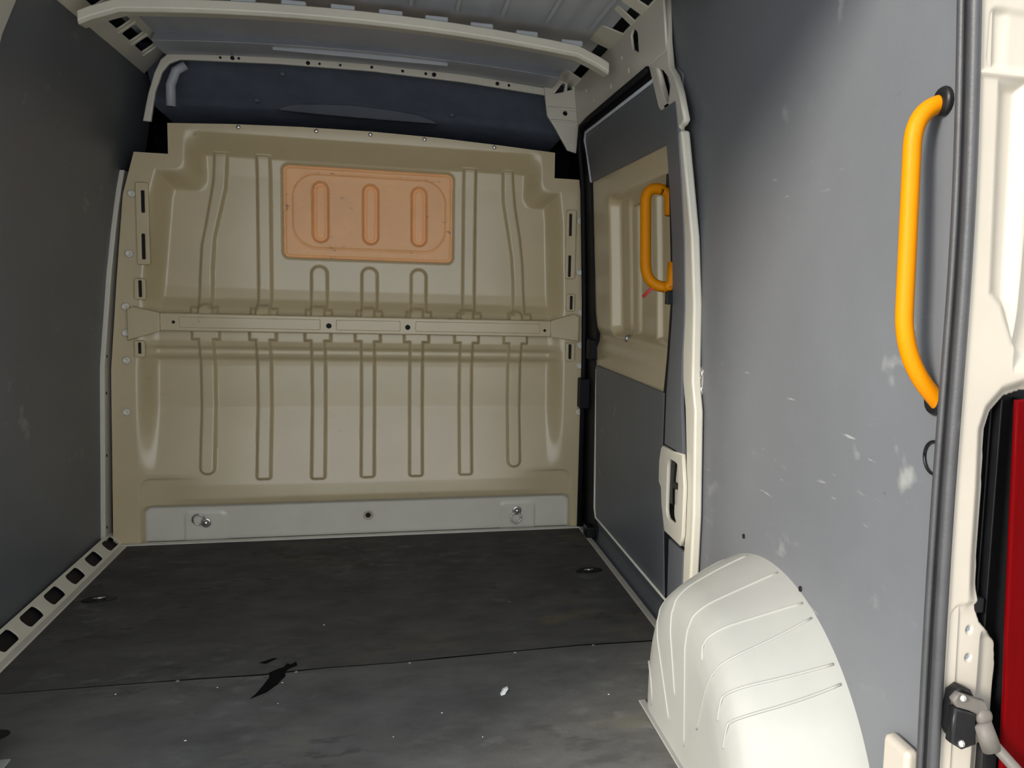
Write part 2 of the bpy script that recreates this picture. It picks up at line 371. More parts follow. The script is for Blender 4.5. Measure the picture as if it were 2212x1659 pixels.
under(tube('head_fold', [(0.852, 1.69, 1.872), (0.851, 1.55, 1.868), (0.851, 1.42, 1.862)], 0.006, 'white', wr, 8), inv_r)
# narrow lining strips on the rear of the door opening
strip = [(0.585, 1.222, 1.400), (0.74, 1.258, 1.400), (0.85, 1.265, 1.385), (1.035, 1.258, 1.364), (1.36, 1.232, 1.338), (1.50, 1.238, 1.345), (1.575, 1.27, 1.365)]
under(sheet('narrow_lining', dense(strip, 0.05), lambda z: post_x(z) - 0.004, 0.010, 'lining', wr, bevel=0.001), inv_r)
under(sheet('narrow_lining', [(0.0, 1.19, 1.318), (0.31, 1.19, 1.325)], lambda z: post_x(z) - 0.004, 0.010, 'lining', wr, bevel=0.001), inv_r)
under(sheet('gap_seal', dense([(0.0, 1.30, 1.42), (0.33, 1.30, 1.45), (0.46, 1.33, 1.475), (0.6, 1.36, 1.48), (0.74, 1.36, 1.47), (0.85, 1.35, 1.435), (1.035, 1.33, 1.392), (1.36, 1.33, 1.402), (1.6, 1.36, 1.43)], 0.05), lambda z: door_x(z) + 0.003, 0.012, 'black', wr, bevel=0), inv_r)
# latch plate
lat = [(1.407, 0.572), (1.39, 0.582), (1.30, 0.582), (1.205, 0.590), (1.18, 0.50), (1.18, 0.36), (1.194, 0.326), (1.345, 0.328), (1.383, 0.40), (1.395, 0.45), (1.420, 0.465), (1.422, 0.53)]
o = under(plate('latch_plate', [lat, rrect(1.232, 1.335, 0.375, 0.555, 0.03)], 0.012, YZ(0.893), 'white', wr, 0.003), inv_r)
sub = plate('latch_hook', [[(1.29, 0.552), (1.325, 0.552), (1.33, 0.50), (1.33, 0.42), (1.30, 0.42), (1.305, 0.47), (1.25, 0.475), (1.25, 0.49), (1.30, 0.49)]], 0.006, YZ(0.899), 'plastic', o)
sub = plate('latch_cup', [rrect(1.228, 1.305, 0.37, 0.56, 0.03)], 0.008, YZ(0.908), 'white', o)
under(plate('backing_plate', [rrect(1.20, 1.40, 0.30, 0.60, 0.01)], 0.006, YZ(0.925), 'cavity', wr), inv_r)
# rail above the side door opening
rail_l = [[(1.38, 1.736), (2.66, 1.736), (2.66, 1.905), (1.38, 1.905)], [(1.655, 1.80), (1.725, 1.825), (1.735, 1.87), (1.70, 1.885), (1.655, 1.86)]]
for y, z, r in ((1.78, 1.772, 0.010), (2.03, 1.772, 0.010), (2.30, 1.772, 0.009), (1.86, 1.83, 0.006), (2.13, 1.832, 0.006), (2.42, 1.835, 0.006)):
    rail_l.append(circ(y, z, r, 10))
under(plate('door_rail', rail_l, 0.010, ((0.855, 0, 0), (0, 1, 0), (-0.10, 0, 1.0), (1, 0, 0.1)), 'white', wr, 0.003), inv_r).location = (0.175, 0, 0)
under(tube('rail_crease', [(0.851, 1.42, 1.795), (0.851, 2.62, 1.795)], 0.005, 'white', wr, 8), inv_r)
A = Vector((0.845, 0, 1.895)); B = Vector((0.735, 0, 1.935)); d = (B - A); L = d.length; d.normalize(); nn = Vector((d.z, 0, -d.x))
ch = [[(2.02, 0.010), (2.50, 0.010), (2.46, 0.098), (2.02, 0.098)], [(1.72, 0.012), (1.82, 0.012), (1.84, 0.098), (1.65, 0.098)], [(1.60, 0.012), (1.67, 0.012), (1.61, 0.095), (1.57, 0.095)], [(1.30, 0.012), (1.52, 0.012), (1.50, 0.095), (1.30, 0.095)]]
under(plate('cove_rail', [[(0.0, 0.0), (2.70, 0.0), (2.70, L), (0.0, L)]] + ch, 0.006, ((A.x, 0, A.z), (0, 1, 0), (d.x, 0, d.z), (nn.x, 0, nn.z)), 'white', wr, 0.002), inv_r)
# ---------------------------------------------------------------- sliding side door
dr = empty('door_1', (0.91, 1.9, 0))
tag(dr, 'closed sliding side door, beige metal between grey lining boards', 'door', kind='structure')
inv_d = Matrix.Translation((-0.91, -1.9, 0))
under(sheet('lower_lining', dense([(0.10, 1.405, 2.350), (0.13, 1.410, 2.375), (0.33, 1.432, 2.385), (0.46, 1.458, 2.39), (0.58, 1.462, 2.398), (0.735, 1.456, 2.405)], 0.05), lambda z: door_x(z) + float(np.interp(z, [0.1, 0.735], [0, 0])), 0.012, 'lining', dr, bevel=0.002), inv_d)
under(tube('bright_edge', [(0.909, 2.40, 0.72), (0.910, 2.372, 0.14), (0.911, 2.348, 0.104), (0.911, 1.30, 0.098)], 0.0042, 'white', dr, 8), inv_d)
under(sheet('bottom_skirt', [(-0.02, 1.30, 2.44), (0.045, 1.30, 2.42), (0.098, 1.30, 2.38)], lambda z: 0.922 + 0.012 * math.sin(max(0, z) * 30), 0.01, 'lining', dr, bevel=0), inv_d)
under(sheet('upper_lining', dense([(1.482, 1.395, 2.425), (1.60, 1.42, 2.475), (1.655, 1.44, 2.50), (1.678, 1.45, 2.475)], 0.03), door_x, 0.012, 'lining', dr, bevel=0.002), inv_d)
under(tube('upper_edge_trim', [(0.874, 2.435, 1.48), (0.866, 2.485, 1.60), (0.860, 2.512, 1.655), (0.857, 2.485, 1.685), (0.857, 1.50, 1.685)], 0.006, 'roof', dr, 8), inv_d)
# pressed steel middle of the door (blank window)
ny, nz = 260, 200
yy = np.linspace(1.385, 2.44, ny); zz = np.linspace(0.70, 1.50, nz); Yg, Zg = np.meshgrid(yy, zz)
Xg = np.vectorize(door_x)(Zg) + 0.010
dd = 0.048 * smoothstep(0, -0.022, sd_rrect(Yg, Zg, 1.2, 2.19, 0.87, 1.405, 0.05))
dd += 0.018 * smoothstep(0, -0.012, sd_rrect(Yg, Zg, 1.2, 2.07, 0.885, 1.385, 0.05))
dd -= 0.016 * smoothstep(0, -0.010, sd_rrect(Yg, Zg, 1.955, 2.03, 0.885, 1.36, 0.02))
dd -= 0.022 * smoothstep(0, -0.010, sd_rrect(Yg, Zg, 1.70, 1.735, 0.885, 1.372, 0.012))
dd += 0.012 * smoothstep(0, -0.010, sd_rrect(Yg, Zg, 1.2, 1.62, 0.95, 1.34, 0.03))
dd += 0.010 * smoothstep(0.02, -0.02, np.abs(Zg - 0.85) - 0.03)
P = np.stack([Xg + dd, Yg, Zg], -1)
under(grid('pressed_panel', P, 'bulk', dr, flip=True), inv_d)
for y, z in ((1.985, 0.872), (1.455, 0.865)):
    o = put('clip', disc_mesh((-1, 0, 0), 0.014, 0.02, 12), 'zinc', (0.935, y, z), dr); under(o, inv_d)
# black rubber around the front and top of the opening
gs = [(0.0, 2.36, 2.62), (0.10, 2.405, 2.62), (0.50, 2.425, 2.62), (0.73, 2.432, 2.62), (0.80, 2.43, 2.62), (0.87, 2.40, 2.62), (0.95, 2.435, 2.62), (1.20, 2.45, 2.62), (1.48, 2.455, 2.63), (1.60, 2.505, 2.64), (1.655, 2.535, 2.64), (1.70, 2.53, 2.64), (1.74, 2.50, 2.64)]
under(sheet('rubber_jamb', dense(gs, 0.05), lambda z: door_x(z) + 0.004, 0.02, 'black', dr, bevel=0.003), inv_d)
under(sheet('rubber_header', [(1.688, 1.50, 2.60), (1.742, 1.53, 2.60)], lambda z: door_x(z) + 0.006, 0.02, 'black', dr, bevel=0.003), inv_d)
under(tube('rubber_bulb', [(0.893, 2.585, 0.0), (0.895, 2.585, 0.75), (0.888, 2.575, 1.0), (0.868, 2.57, 1.48), (0.852, 2.58, 1.64), (0.848, 2.54, 1.715), (0.846, 2.40, 1.722), (0.846, 1.55, 1.722)], 0.011, 'black', dr, 10), inv_d)
under(box('rubber_block', (0.872, 2.53, 0.535), (0.915, 2.60, 0.665), 'black', dr, 0.006), inv_d)
under(box('door_stop', (0.885, 2.42, 0.755), (0.925, 2.50, 0.84), 'black', dr, 0.008), inv_d)
under(box('hinge_roller', (0.885, 2.40, 0.0), (0.93, 2.47, 0.05), 'plastic', dr, 0.008), inv_d)
under(box('outer_skin', (0.985, 1.30, -0.08), (1.0, 2.62, 1.75), 'cavity', dr), inv_d)

# ---------------------------------------------------------------- bulkhead
wf = empty('wall_front', (0, 2.6, 0))
tag(wf, 'beige pressed steel bulkhead with ribs and blank window between load bay and cab', 'bulkhead', kind='structure')
inv_f = Matrix.Translation((0, -2.6, 0))
NR, NC = 500, 560
lz = [-0.005, 0.684, 1.036, 1.347, 1.507]; lxv = [-0.956, -0.944, -0.915, -0.886, -0.845]
rz = [0.008, 0.492, 0.896, 1.331, 1.507]; rxv = [0.900, 0.898, 0.896, 0.880, 0.858]
def pchip_like(xs, ys, q):
    v = np.interp(q, xs, ys); return v
def field(X, Z):
    """relief of the pressed sheet (positive = away from the load bay) and a part id for each point"""
    zp = [-0.01, 0.110, 0.128, 0.140, 0.152, 0.175, 0.23, 0.32, 0.44, 0.53, 0.70, 0.725, 0.738, 0.748, 0.768, 0.778, 0.80, 0.84, 0.905, 0.93, 0.965, 1.01, 1.20, 1.45, 1.52, 1.57, 1.60, 1.66]
    dp = [0.028, 0.028, 0.024, 0.006, -0.006, -0.014, -0.010, 0.010, 0.036, 0.058, 0.060, 0.058, 0.046, 0.042, 0.042, 0.030, 0.024, 0.024, 0.036, 0.046, 0.070, 0.078, 0.080, 0.080, 0.072, 0.026, 0.002, 0.0]
    fine = np.linspace(-0.02, 1.68, 3401); prof = np.interp(fine, zp, dp)
    k = np.exp(-0.5 * (np.arange(-24, 25) / 7.0) ** 2); k /= k.sum(); prof = np.convolve(np.pad(prof, 24, 'edge'), k, 'valid')
    Pz = np.interp(Z, fine, prof)
    xl = np.interp(Z, lz, lxv); xr = np.interp(Z, rz, rxv)
    side = np.minimum(X - xl, xr - X)
    # flange all round, core recessed
    lowcore = np.maximum(-(side - 0.082), Z - 1.452)
    upcore = np.maximum(np.abs(X - 0.012) - 0.690, Z - 1.66)
    kk = 0.05; h = np.clip(0.5 + 0.5 * (upcore - lowcore) / kk, 0, 1)
    core = upcore * (1 - h) + lowcore * h - kk * h * (1 - h)
    wcore = smoothstep(0.0, -0.075, core)
    w_low = smoothstep(0.80, 0.60, np.abs(X))
    pos = np.maximum(Pz, 0) * wcore; neg = np.minimum(Pz, 0) * w_low
    D = pos + neg
    below = smoothstep(0.45, 0.20, Z)
    D = D * (1 - below) + below * np.where(Z < 0.142, D, D)
    # wavy inner edge of the side flanges
    D += 0.006 * smoothstep(0, -0.012, sd_rrect(X, Z, -0.862, 0.858, -0.2, 0.262, 0.045)) * smoothstep(0.62, 0.80, np.abs(X))
    # base sill recess
    sill = sd_rrect(X, Z, -0.845, 0.848, -0.2, 0.142, 0.03)
    ws = smoothstep(0.010, -0.010, sill)
    D = D * (1 - ws) + ws * 0.030
    for cx in (-0.63, 0.625):
        D -= 0.005 * smoothstep(0.006, -0.006, sd_rrect(X, Z, cx - 0.075, cx + 0.075, -0.2, 0.112, 0.02)) * ws
    ID = np.zeros(X.shape, int); ID = np.where(ws > 0.5, 99, ID); rid = 1
    RH = 0.020
    def bead(sd, h, wall, claim=True):
        nonlocal D, ID, rid
        D = D - h * smoothstep(0, -wall, sd)
        if claim:
            ID = np.where(sd < 0.002, rid, ID); rid += 1
    def bar_foot(sd, x, z0, z1, hw=0.056):
        return np.minimum(sd, sd_rrect(X, Z, x - hw, x + hw, z0, z1, 0.006))
    for x, zb in ((-0.612, 0.268), (-0.404, 0.244), (-0.197, 0.240), (-0.004, 0.242), (0.190, 0.242), (0.395, 0.243), (0.601, 0.272)):
        r = 0.030 if abs(x) > 0.55 else 0.016
        bead(bar_foot(sd_rrect(X, Z, x - 0.0325, x + 0.0325, zb, 0.95, r), x, 0.800, 0.86), RH, 0.013)
        ID = np.where((ID == rid - 1) & (Z > 0.87), 0, ID)
    low_n = rid
    up = Z > 0.875
    for x in (-0.194, 0.002, 0.199):
        s = np.where(up, bar_foot(sd_rrect(X, Z, x - 0.037, x + 0.037, 0.70, 1.112, 0.036), x, 0.80, 0.937), 1.0)
        bead(s, RH, 0.013)
    for x in (-0.400, 0.405):
        s = np.where(up, bar_foot(sd_rrect(X, Z, x - 0.031, x + 0.031, 0.70, 1.60, 0.02), x, 0.80, 0.937), 1.0)
        s = np.maximum(s, Z - 1.535)
        bead(s, RH, 0.013)
    for lo, hi in (([(-0.583, 1.536), (-0.591, 1.421), (-0.619, 1.261), (-0.637, 1.172), (-0.646, 1.034), (-0.648, 0.86)], [(-0.523, 1.536), (-0.533, 1.399), (-0.558, 1.287), (-0.577, 1.203), (-0.586, 1.091), (-0.589, 0.86)]),
                   ([(0.536, 1.536), (0.540, 1.401), (0.561, 1.284), (0.580, 1.164), (0.588, 1.043), (0.588, 0.86)], [(0.588, 1.536), (0.604, 1.376), (0.626, 1.257), (0.640, 1.135), (0.648, 0.96), (0.649, 0.86)])):
        zl, xa = np.array(lo)[::-1, 1], np.array(lo)[::-1, 0]; zh, xb = np.array(hi)[::-1, 1], np.array(hi)[::-1, 0]
        xa = np.interp(Z, zl, xa); xb = np.interp(Z, zh, xb)
        s = np.where(up, np.maximum(np.maximum(xa - X, X - xb), Z - 1.535), 1.0)
        s = np.minimum(s, np.where(up, sd_rrect(X, Z, (lo[-1][0] + hi[-1][0]) / 2 - 0.055, (lo[-1][0] + hi[-1][0]) / 2 + 0.055, 0.80, 0.937, 0.006), 1.0))
        bead(s, 0.019, 0.013)
    # blank window: stepped frame, rounded inner line, three pill shaped beads
    win = sd_rrect(X, Z, -0.330, 0.336, 1.140, 1.503, 0.022)
    D = D - 0.006 * smoothstep(0.006, -0.006, np.abs(win + 0.0) - 0.0) * 0 + 0.012 * smoothstep(0.004, -0.006, win)
    D = D + 0.010 * np.exp(-(win / 0.006) ** 2)
    wid = rid; ID = np.where(win < 0, wid, ID); rid += 1
    inn = sd_rrect(X, Z, -0.298, 0.310, 1.180, 1.476, 0.095)
    D = D + 0.004 * np.exp(-(inn / 0.0032) ** 2) - 0.004 * smoothstep(0.003, -0.003, inn)
    for x in (-0.190, 0.006, 0.200):
        s = sd_rrect(X, Z, x - 0.036, x + 0.036, 1.198, 1.450, 0.036)
        D = D + 0.022 * smoothstep(0.0, -0.013, s) - 0.004 * smoothstep(-0.016, -0.022, s)
        ID = np.where(s < 0.001, rid, ID); rid += 1
    return D, ID, wid

def build_bulk():
    zs = np.concatenate([np.linspace(0.0, 1.507, NR)]); us = np.linspace(0, 1, NC)
    Z = np.repeat(zs[:, None], NC, 1); xl = np.interp(zs, lz, lxv)[:, None]; xr = np.interp(zs, rz, rxv)[:, None]
    X = xl + (xr - xl) * us[None, :]
    D, ID, wid = field(X, Z)
    P1 = np.stack([X, 2.6 + D, Z], -1)
    # the upper tongue between the two corner notches, crowned top edge
    n2 = 44; us2 = np.linspace(-0.728, 0.752, NC)
    top = np.interp(us2, [-0.728, -0.504, -0.254, 0.007, 0.277, 0.521, 0.752], [1.621, 1.634, 1.642, 1.644, 1.638, 1.626, 1.612])
    t = np.linspace(0, 1, n2)[:, None]; Z2 = 1.507 + (top[None, :] - 1.507) * t; X2 = np.repeat(us2[None, :], n2, 0)
    D2, ID2, _ = field(X2, Z2); P2 = np.stack([X2, 2.6 + D2, Z2], -1)
    cen = lambda a: a[:-1, :-1]
    Zc = (Z[:-1, :-1] + Z[1:, 1:]) / 2
    Xc = (X[:-1, :-1] + X[1:, 1:]) / 2; _, IDc, _ = field(Xc, Zc)
    return P1, P2, IDc, Zc, wid
P1, P2, IDc, Zc, WID = build_bulk()
under(grid('lower_sheet', P1, 'bulk', wf, (IDc == 0) & (Zc < 0.873)), inv_f)
usheet = under(grid('upper_sheet', P1, 'bulk', wf, (IDc == 0) & (Zc >= 0.873)), inv_f)
under(grid('top_flange', P2, 'bulk', wf), inv_f)
for i in range(1, IDc.max() + 1):
    mk = IDc == i
    if i == 99: under(grid('base_sill', P1, 'white', wf, mk), inv_f); continue
    if not mk.any(): continue
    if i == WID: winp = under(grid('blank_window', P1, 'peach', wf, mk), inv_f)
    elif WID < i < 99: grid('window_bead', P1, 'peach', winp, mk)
    else: under(grid('pressed_rib', P1, 'bulk', wf, mk), inv_f)
# closing flange folded back round the edge
under(box('floor_flange', (-0.93, 2.57, 0.0), (0.895, 2.60, 0.006), 'white', wf, 0.002), inv_f)
# cross bar
cb = under(box('cross_bar', (-0.772, 2.585, 0.838), (0.752, 2.64, 0.908), 'bulk', wf, 0.006), inv_f)
for x0, x1 in ((-0.70, -0.185), (-0.125, 0.125), (0.185, 0.70)):
    box('bar_bead', (x0, 2.582, 0.852), (x1, 2.59, 0.894), 'bulk', cb, 0.003).matrix_parent_inverse = Matrix()
for sx, xs in ((-1, (-0.878, -0.765)), (1, (0.745, 0.868))):
    pl = [(xs[0], 0.80 if sx < 0 else 0.822), (xs[1], 0.838 if sx < 0 else 0.822), (xs[1], 0.908), (xs[0] + (0.02 if sx < 0 else 0), 0.93 if sx < 0 else 0.93), (xs[0], 0.918)]
    if sx > 0: pl = [(xs[0], 0.838), (xs[1], 0.822), (xs[1], 0.925), (xs[1] - 0.02, 0.94), (xs[0], 0.908)]
    under(plate('bar_bracket', [pl], 0.03, XZ(2.588), 'bulk', wf, 0.004), inv_f)
bolt = disc_mesh((0, -1, 0), 0.015, 0.009, 18, 0.0, 0.006)
for x, z in ((-0.856, 1.352), (-0.870, 1.128), (-0.887, 0.928), (-0.889, 0.828), (-0.889, 0.723), (-0.894, 0.523), (0.866, 1.336), (0.868, 1.118), (0.880, 0.945), (0.882, 0.805), (0.880, 0.715), (0.881, 0.512)):
    under(put('flange_bolt', bolt, 'white', (x, 2.5995, z), wf), inv_f)
small = disc_mesh((0, -1, 0), 0.008, 0.005, 14, 0.001)
for x, z in ((-0.48, 1.624), (-0.197, 1.630), (0.007, 1.632), (0.217, 1.628), (0.498, 1.616)):
    under(put('flange_screw', small, 'zinc', (x, 2.5995, z), wf), inv_f)
hole = disc_mesh((0, -1, 0), 0.0105, 0.0015, 16, 0, 0.001); hole2 = disc_mesh((0, -1, 0), 0.006, 0.0015, 12, 0, 0.001)
for x, z, h in ((-0.72, 0.873, hole2), (-0.153, 0.869, hole), (0.154, 0.869, hole), (0.721, 0.866, hole2)):
    under(put('bar_hole', h, 'black', (x, 2.5845 if abs(x) > 0.16 else 2.5845, z), wf), inv_f)
under(put('sill_hole', hole, 'black', (-0.003, 2.6235, 0.078), wf), inv_f)
ring = put('hole_collar', torus_mesh(0.017, 0.003, 20, 8), 'bulk', (-0.003, 2.622, 0.078), wf); under(ring, inv_f)
# slotted side brackets
def bracket(x0, x1, z0, z1, slots):
    o = under(plate('slotted_bracket', [rrect(x0, x1, z0, z1, 0.008)] + [rrect(a, b, c, e, 0.003) for a, b, c, e in slots], 0.012, XZ(2.592), 'bulk', wf, 0.003), inv_f)
    for a, b, c, e in slots:
        k = box('slot_back', (a - 0.003, 2.5945, c - 0.003), (b + 0.003, 2.5965, e + 0.003), 'black', o); k.matrix_parent_inverse = Matrix()
bracket(-0.841, -0.796, 1.088, 1.395, [(-0.822, -0.810, 1.283, 1.365), (-0.824, -0.812, 1.109, 1.204)])
bracket(-0.854, -0.814, 0.955, 1.036, [(-0.839, -0.828, 0.966, 1.028)])
bracket(-0.860, -0.822, 0.735, 0.800, [(-0.846, -0.836, 0.750, 0.792)])
bracket(0.805, 0.848, 1.088, 1.378, [(0.818, 0.829, 1.270, 1.362), (0.818, 0.829, 1.097, 1.187)])
bracket(0.812, 0.850, 0.950, 1.024, [(0.829, 0.840, 0.958, 1.016)])
bracket(0.814, 0.855, 0.735, 0.815, [(0.828, 0.840, 0.745, 0.808)])

# ---------------------------------------------------------------- roof
ce = empty('ceiling', (0, 1.3, 1.93))
tag(ce, 'grey steel van roof with cross bows and pressed ribs', 'roof', kind='structure')
inv_c = Matrix.Translation((0, -1.3, -1.93))
def roof_z(x): return 1.932 - 0.014 * (x / 0.76) ** 2
nx, nyy = 120, 30
xs = np.linspace(-0.80, 0.80, nx); ys = np.linspace(0.0, 2.515, nyy); Xr, Yr = np.meshgrid(xs, ys)
Zr = roof_z(Xr) + 0.004 * smoothstep(0.25, 0.75, 0.5 + 0.5 * np.cos(Xr * 2 * np.pi / 0.085))
under(grid('roof_skin', np.stack([Xr, Yr, Zr], -1), 'roof', ce, flip=True), inv_c)
under(box('outer_skin', (-1.06, 0.0, 2.03), (1.06, 3.6, 2.06), 'cavity', ce), inv_c)
def bow(y0, y1, pts, name='roof_bow', m='white', dz=0.03):
    V = []; F = []; n = len(pts)
    sec = [(y0, 0.010), (y0 + 0.010, 0.0), (y1 - 0.012, 0.006), (y1, 0.022), (y1, 0.022 + dz), (y0, 0.022 + dz)]
    for x, z in pts:
        for y, h in sec: V.append((x, y, z + h))
    k = len(sec)
    for i in range(n - 1):
        for j in range(k):
            a = i * k + j; b = i * k + (j + 1) % k; F.append((a, b, b + k, a + k))
    F.append(tuple(range(k))); F.append(tuple(range((n - 1) * k, n * k))[::-1])
    return under(link(name, fix(pd(V, F)), m, ce, bevel=0.004), inv_c)
def arc_pts(end_z, corner_x, corner_z, mid_z, ex=0.815):
    pts = [(-ex, end_z), (-ex + 0.035, end_z + 0.018)]
    for x in np.linspace(-corner_x, corner_x, 15): pts.append((float(x), corner_z + (mid_z - corner_z) * (1 - (x / corner_x) ** 2)))
    return pts + [(ex - 0.035, end_z + 0.018), (ex, end_z)]
bow(1.86, 1.95, arc_pts(1.772, 0.690, 1.820, 1.856, 0.80), dz=0.016)
bow(0.95, 1.06, arc_pts(1.772, 0.690, 1.820, 1.856, 0.80), dz=0.016)
bow(0.0, 0.16, arc_pts(1.72, 0.700, 1.79, 1.82), dz=0.12)
# mastic pads between bow and skin, and long pressed ribs of the skin
for x in (-0.64, -0.495, -0.35, -0.205, -0.06, 0.085, 0.228, 0.372, 0.520, 0.672):
    zb = 1.856 - 0.036 * (x / 0.69) ** 2 + 0.034
    under(box('mastic_pad', (x - 0.037, 1.868, zb), (x + 0.037, 1.93, zb + 0.020), 'roof', ce, 0.005), inv_c)
    under(box('roof_rib', (x + 0.056, 1.08, roof_z(x + 0.06) - 0.010), (x + 0.070, 1.86, roof_z(x + 0.06) + 0.02), 'roof', ce, 0.004), inv_c)
# front header bow over the bulkhead
hd = [(-0.818, 1.630), (-0.797, 1.734), (-0.774, 1.812), (-0.757, 1.862), (-0.735, 1.884), (-0.70, 1.897), (-0.34, 1.913), (0.006, 1.917), (0.37, 1.910), (0.72, 1.884), (0.72, 1.852), (0.37, 1.877), (0.006, 1.888), (-0.34, 1.884), (-0.69, 1.868), (-0.722, 1.850), (-0.747, 1.815), (-0.772, 1.740), (-0.790, 1.630)]
hl = [[(x - 0.006 if z < 1.86 and x < -0.7 else x, z) for x, z in hd]]
hb = under(plate('header_bow', hl, 0.02, XZ(2.66), 'white', ce, 0.004), inv_c)
for x, z, r in ((-0.548, 1.888, 0.005), (-0.505, 1.890, 0.008), (-0.482, 1.891, 0.005), (-0.23, 1.897, 0.008), (-0.187, 1.898, 0.005), (-0.109, 1.900, 0.005), (0.011, 1.903, 0.006), (0.131, 1.899, 0.006), (0.222, 1.897, 0.006), (0.255, 1.896, 0.009), (0.512, 1.883, 0.008), (0.56, 1.880, 0.006)):
    under(put('header_hole', disc_mesh((0, -1, 0), r, 0.0012, 10), 'black', (x, 2.6495, z), ce), inv_c)

hv = []; hf = []
for x in np.linspace(-0.74, 0.74, 25):
    z = 1.915 - 0.032 * (x / 0.74) ** 2; hv += [(x, 2.44, z - 0.003), (x, 2.50, z - 0.008), (x, 2.65, z - 0.002), (x, 2.65, z + 0.01), (x, 2.50, z + 0.05)]
for i in range(24):
    for j in range(5):
        a = i * 5 + j; b = i * 5 + (j + 1) % 5; hf.append((a, b, b + 5, a + 5))
hf += [tuple(range(5)), tuple(range(120, 125))[::-1]]
under(link('header_flange', fix(pd(hv, hf)), 'roof', ce, bevel=0.003), inv_c)
under(box('ledge_strip', (-0.34, 2.47, 1.893), (0.30, 2.52, 1.920), 'roof', ce, 0.004), inv_c)
br = [(0.705, 1.89), (0.722, 1.769), (0.755, 1.723), (0.812, 1.632), (0.851, 1.622), (0.86, 1.745), (0.885, 1.80), (0.905, 1.89), (0.84, 1.945), (0.79, 1.93)]
under(plate('corner_bracket', [br, [(0.752, 1.862), (0.79, 1.872), (0.797, 1.905), (0.785, 1.908)], [(0.806, 1.878), (0.826, 1.884), (0.822, 1.915), (0.808, 1.918)], circ(0.80, 1.785, 0.010, 10)], 0.02, XZ(2.65), 'white', ce, 0.004), inv_c)
for z0, z1, xa, xb in ((1.795, 1.808, 0.722, 0.86), (1.745, 1.756, 0.735, 0.845)):
    under(box('bracket_bead', (xa, 2.634, z0), (xb, 2.642, z1), 'white', ce, 0.004), inv_c)
lb = tube('pillar_loop', [(-0.735, 2.70, 1.70), (-0.735, 2.70, 1.78), (-0.715, 2.70, 1.835), (-0.68, 2.70, 1.86)], 0.018, 'roof', ce, 10); under(lb, inv_c)

# ---------------------------------------------------------------- cab seen over the bulkhead
cb_ = empty('cab_headlining', (0, 2.9, 1.75))
tag(cb_, 'dark navy overhead shelf of the cab above the bulkhead', 'headlining')
inv_k = Matrix.Translation((0, -2.9, -1.75))
pz = [(2.69, 1.955), (2.74, 1.93), (2.80, 1.885), (2.86, 1.835), (2.90, 1.80), (2.915, 1.775), (2.91, 1.76), (3.55, 1.74)]
xs = np.linspace(-0.84, 0.84, 40); Pk = np.zeros((len(pz), 40, 3))
for i, (y, z) in enumerate(pz):
    for j, x in enumerate(xs): Pk[i, j] = (x, y, z - 0.03 * (x / 0.84) ** 2)
under(grid('shelf_front', Pk, 'navy', cb_, flip=False), inv_k)
lens = [(-0.372, 1.752), (-0.345, 1.770), (-0.299, 1.782), (-0.18, 1.791), (-0.076, 1.795), (0.08, 1.789), (0.193, 1.778), (0.25, 1.762), (0.285, 1.744), (0.15, 1.744), (0.038, 1.744), (-0.188, 1.746)]
under(plate('storage_tray', [lens], 0.02, XZ(2.905), 'navy2', cb_, 0.004), inv_k)
for x, y, z in ((-0.452, 2.895, 1.783), (0.345, 2.895, 1.786), (-0.34, 2.795, 1.878)):
    under(put('trim_clip', disc_mesh((0, -1, 0.6), 0.013, 0.008, 12, 0.002), 'navy2', (x, y, z), cb_), inv_k)
cs = empty('wall_cab', (0, 3.5, 0)); tag(cs, 'black unlit cab space behind the bulkhead', 'cab', kind='structure')
box('cab_back', (-1.06, 0.06, -0.1), (1.06, 0.10, 2.06), 'black', cs)
box('cab_side', (-1.03, -0.80, 0.9), (-1.00, 0.06, 1.95), 'black', cs)
box('cab_side', (1.00, -0.80, 0.9), (1.03, 0.06, 1.95), 'black', cs)
box('cab_floor', (-1.03, -0.80, 0.85), (1.03, 0.06, 0.9), 'black', cs)

# ---------------------------------------------------------------- rear frame on the right
rp = empty('wall_rear', (0.98, 0.0, 0))
tag(rp, 'cream white rear body pillar with pressed channels beside the tail light', 'pillar', kind='structure')
inv_p = Matrix.Translation((-0.98, 0, 0))
LAMP = [(1.20, 0.915), (1.02, 0.915), (0.99, 0.906), (0.969, 0.883), (0.961, 0.855), (0.964, 0.769), (0.965, 0.66), (0.968, 0.587), (0.963, 0.578), (0.974, 0.553), (0.994, 0.533), (1.012, 0.515), (1.016, 0.478), (1.015, 0.386), (1.018, 0.309), (1.02, 0.10), (1.20, 0.10)]
NX, NZ = 130, 640
zz = np.linspace(0.12, 1.75, NZ); xa = np.interp(zz, [0.12, 0.321, 0.663, 0.946, 1.15, 1.474, 1.75], [0.912, 0.909, 0.903, 0.903, 0.904, 0.888, 0.872]); xb = 1.10
uu = np.linspace(0, 1, NX); Xp = xa[:, None] + (xb - xa[:, None]) * uu[None, :]; Zp = np.repeat(zz[:, None], NX, 1)
D = 0.012 * smoothstep(0.0, 0.02, Xp - xa[:, None]) * 0
lean = np.interp(Zp, [0, 0.9, 1.3, 1.75], [0.0, 0.0, 0.012, 0.025])
chan = sd_poly(Xp, Zp, [(0.934, 1.366), (0.985, 1.372), (0.992, 1.05), (1.003, 0.975), (0.990, 0.985), (0.966, 1.04), (0.945, 1.06)])
D += 0.016 * smoothstep(0.004, -0.018, chan)
D += 0.020 * smoothstep(0.995, 1.000, Xp - 0.012 * (Zp - 1.0)) * smoothstep(0.94, 0.98, Zp)
up_ = sd_poly(Xp, Zp, [(0.918, 1.376), (0.99, 1.382), (1.02, 1.47), (0.93, 1.472)])
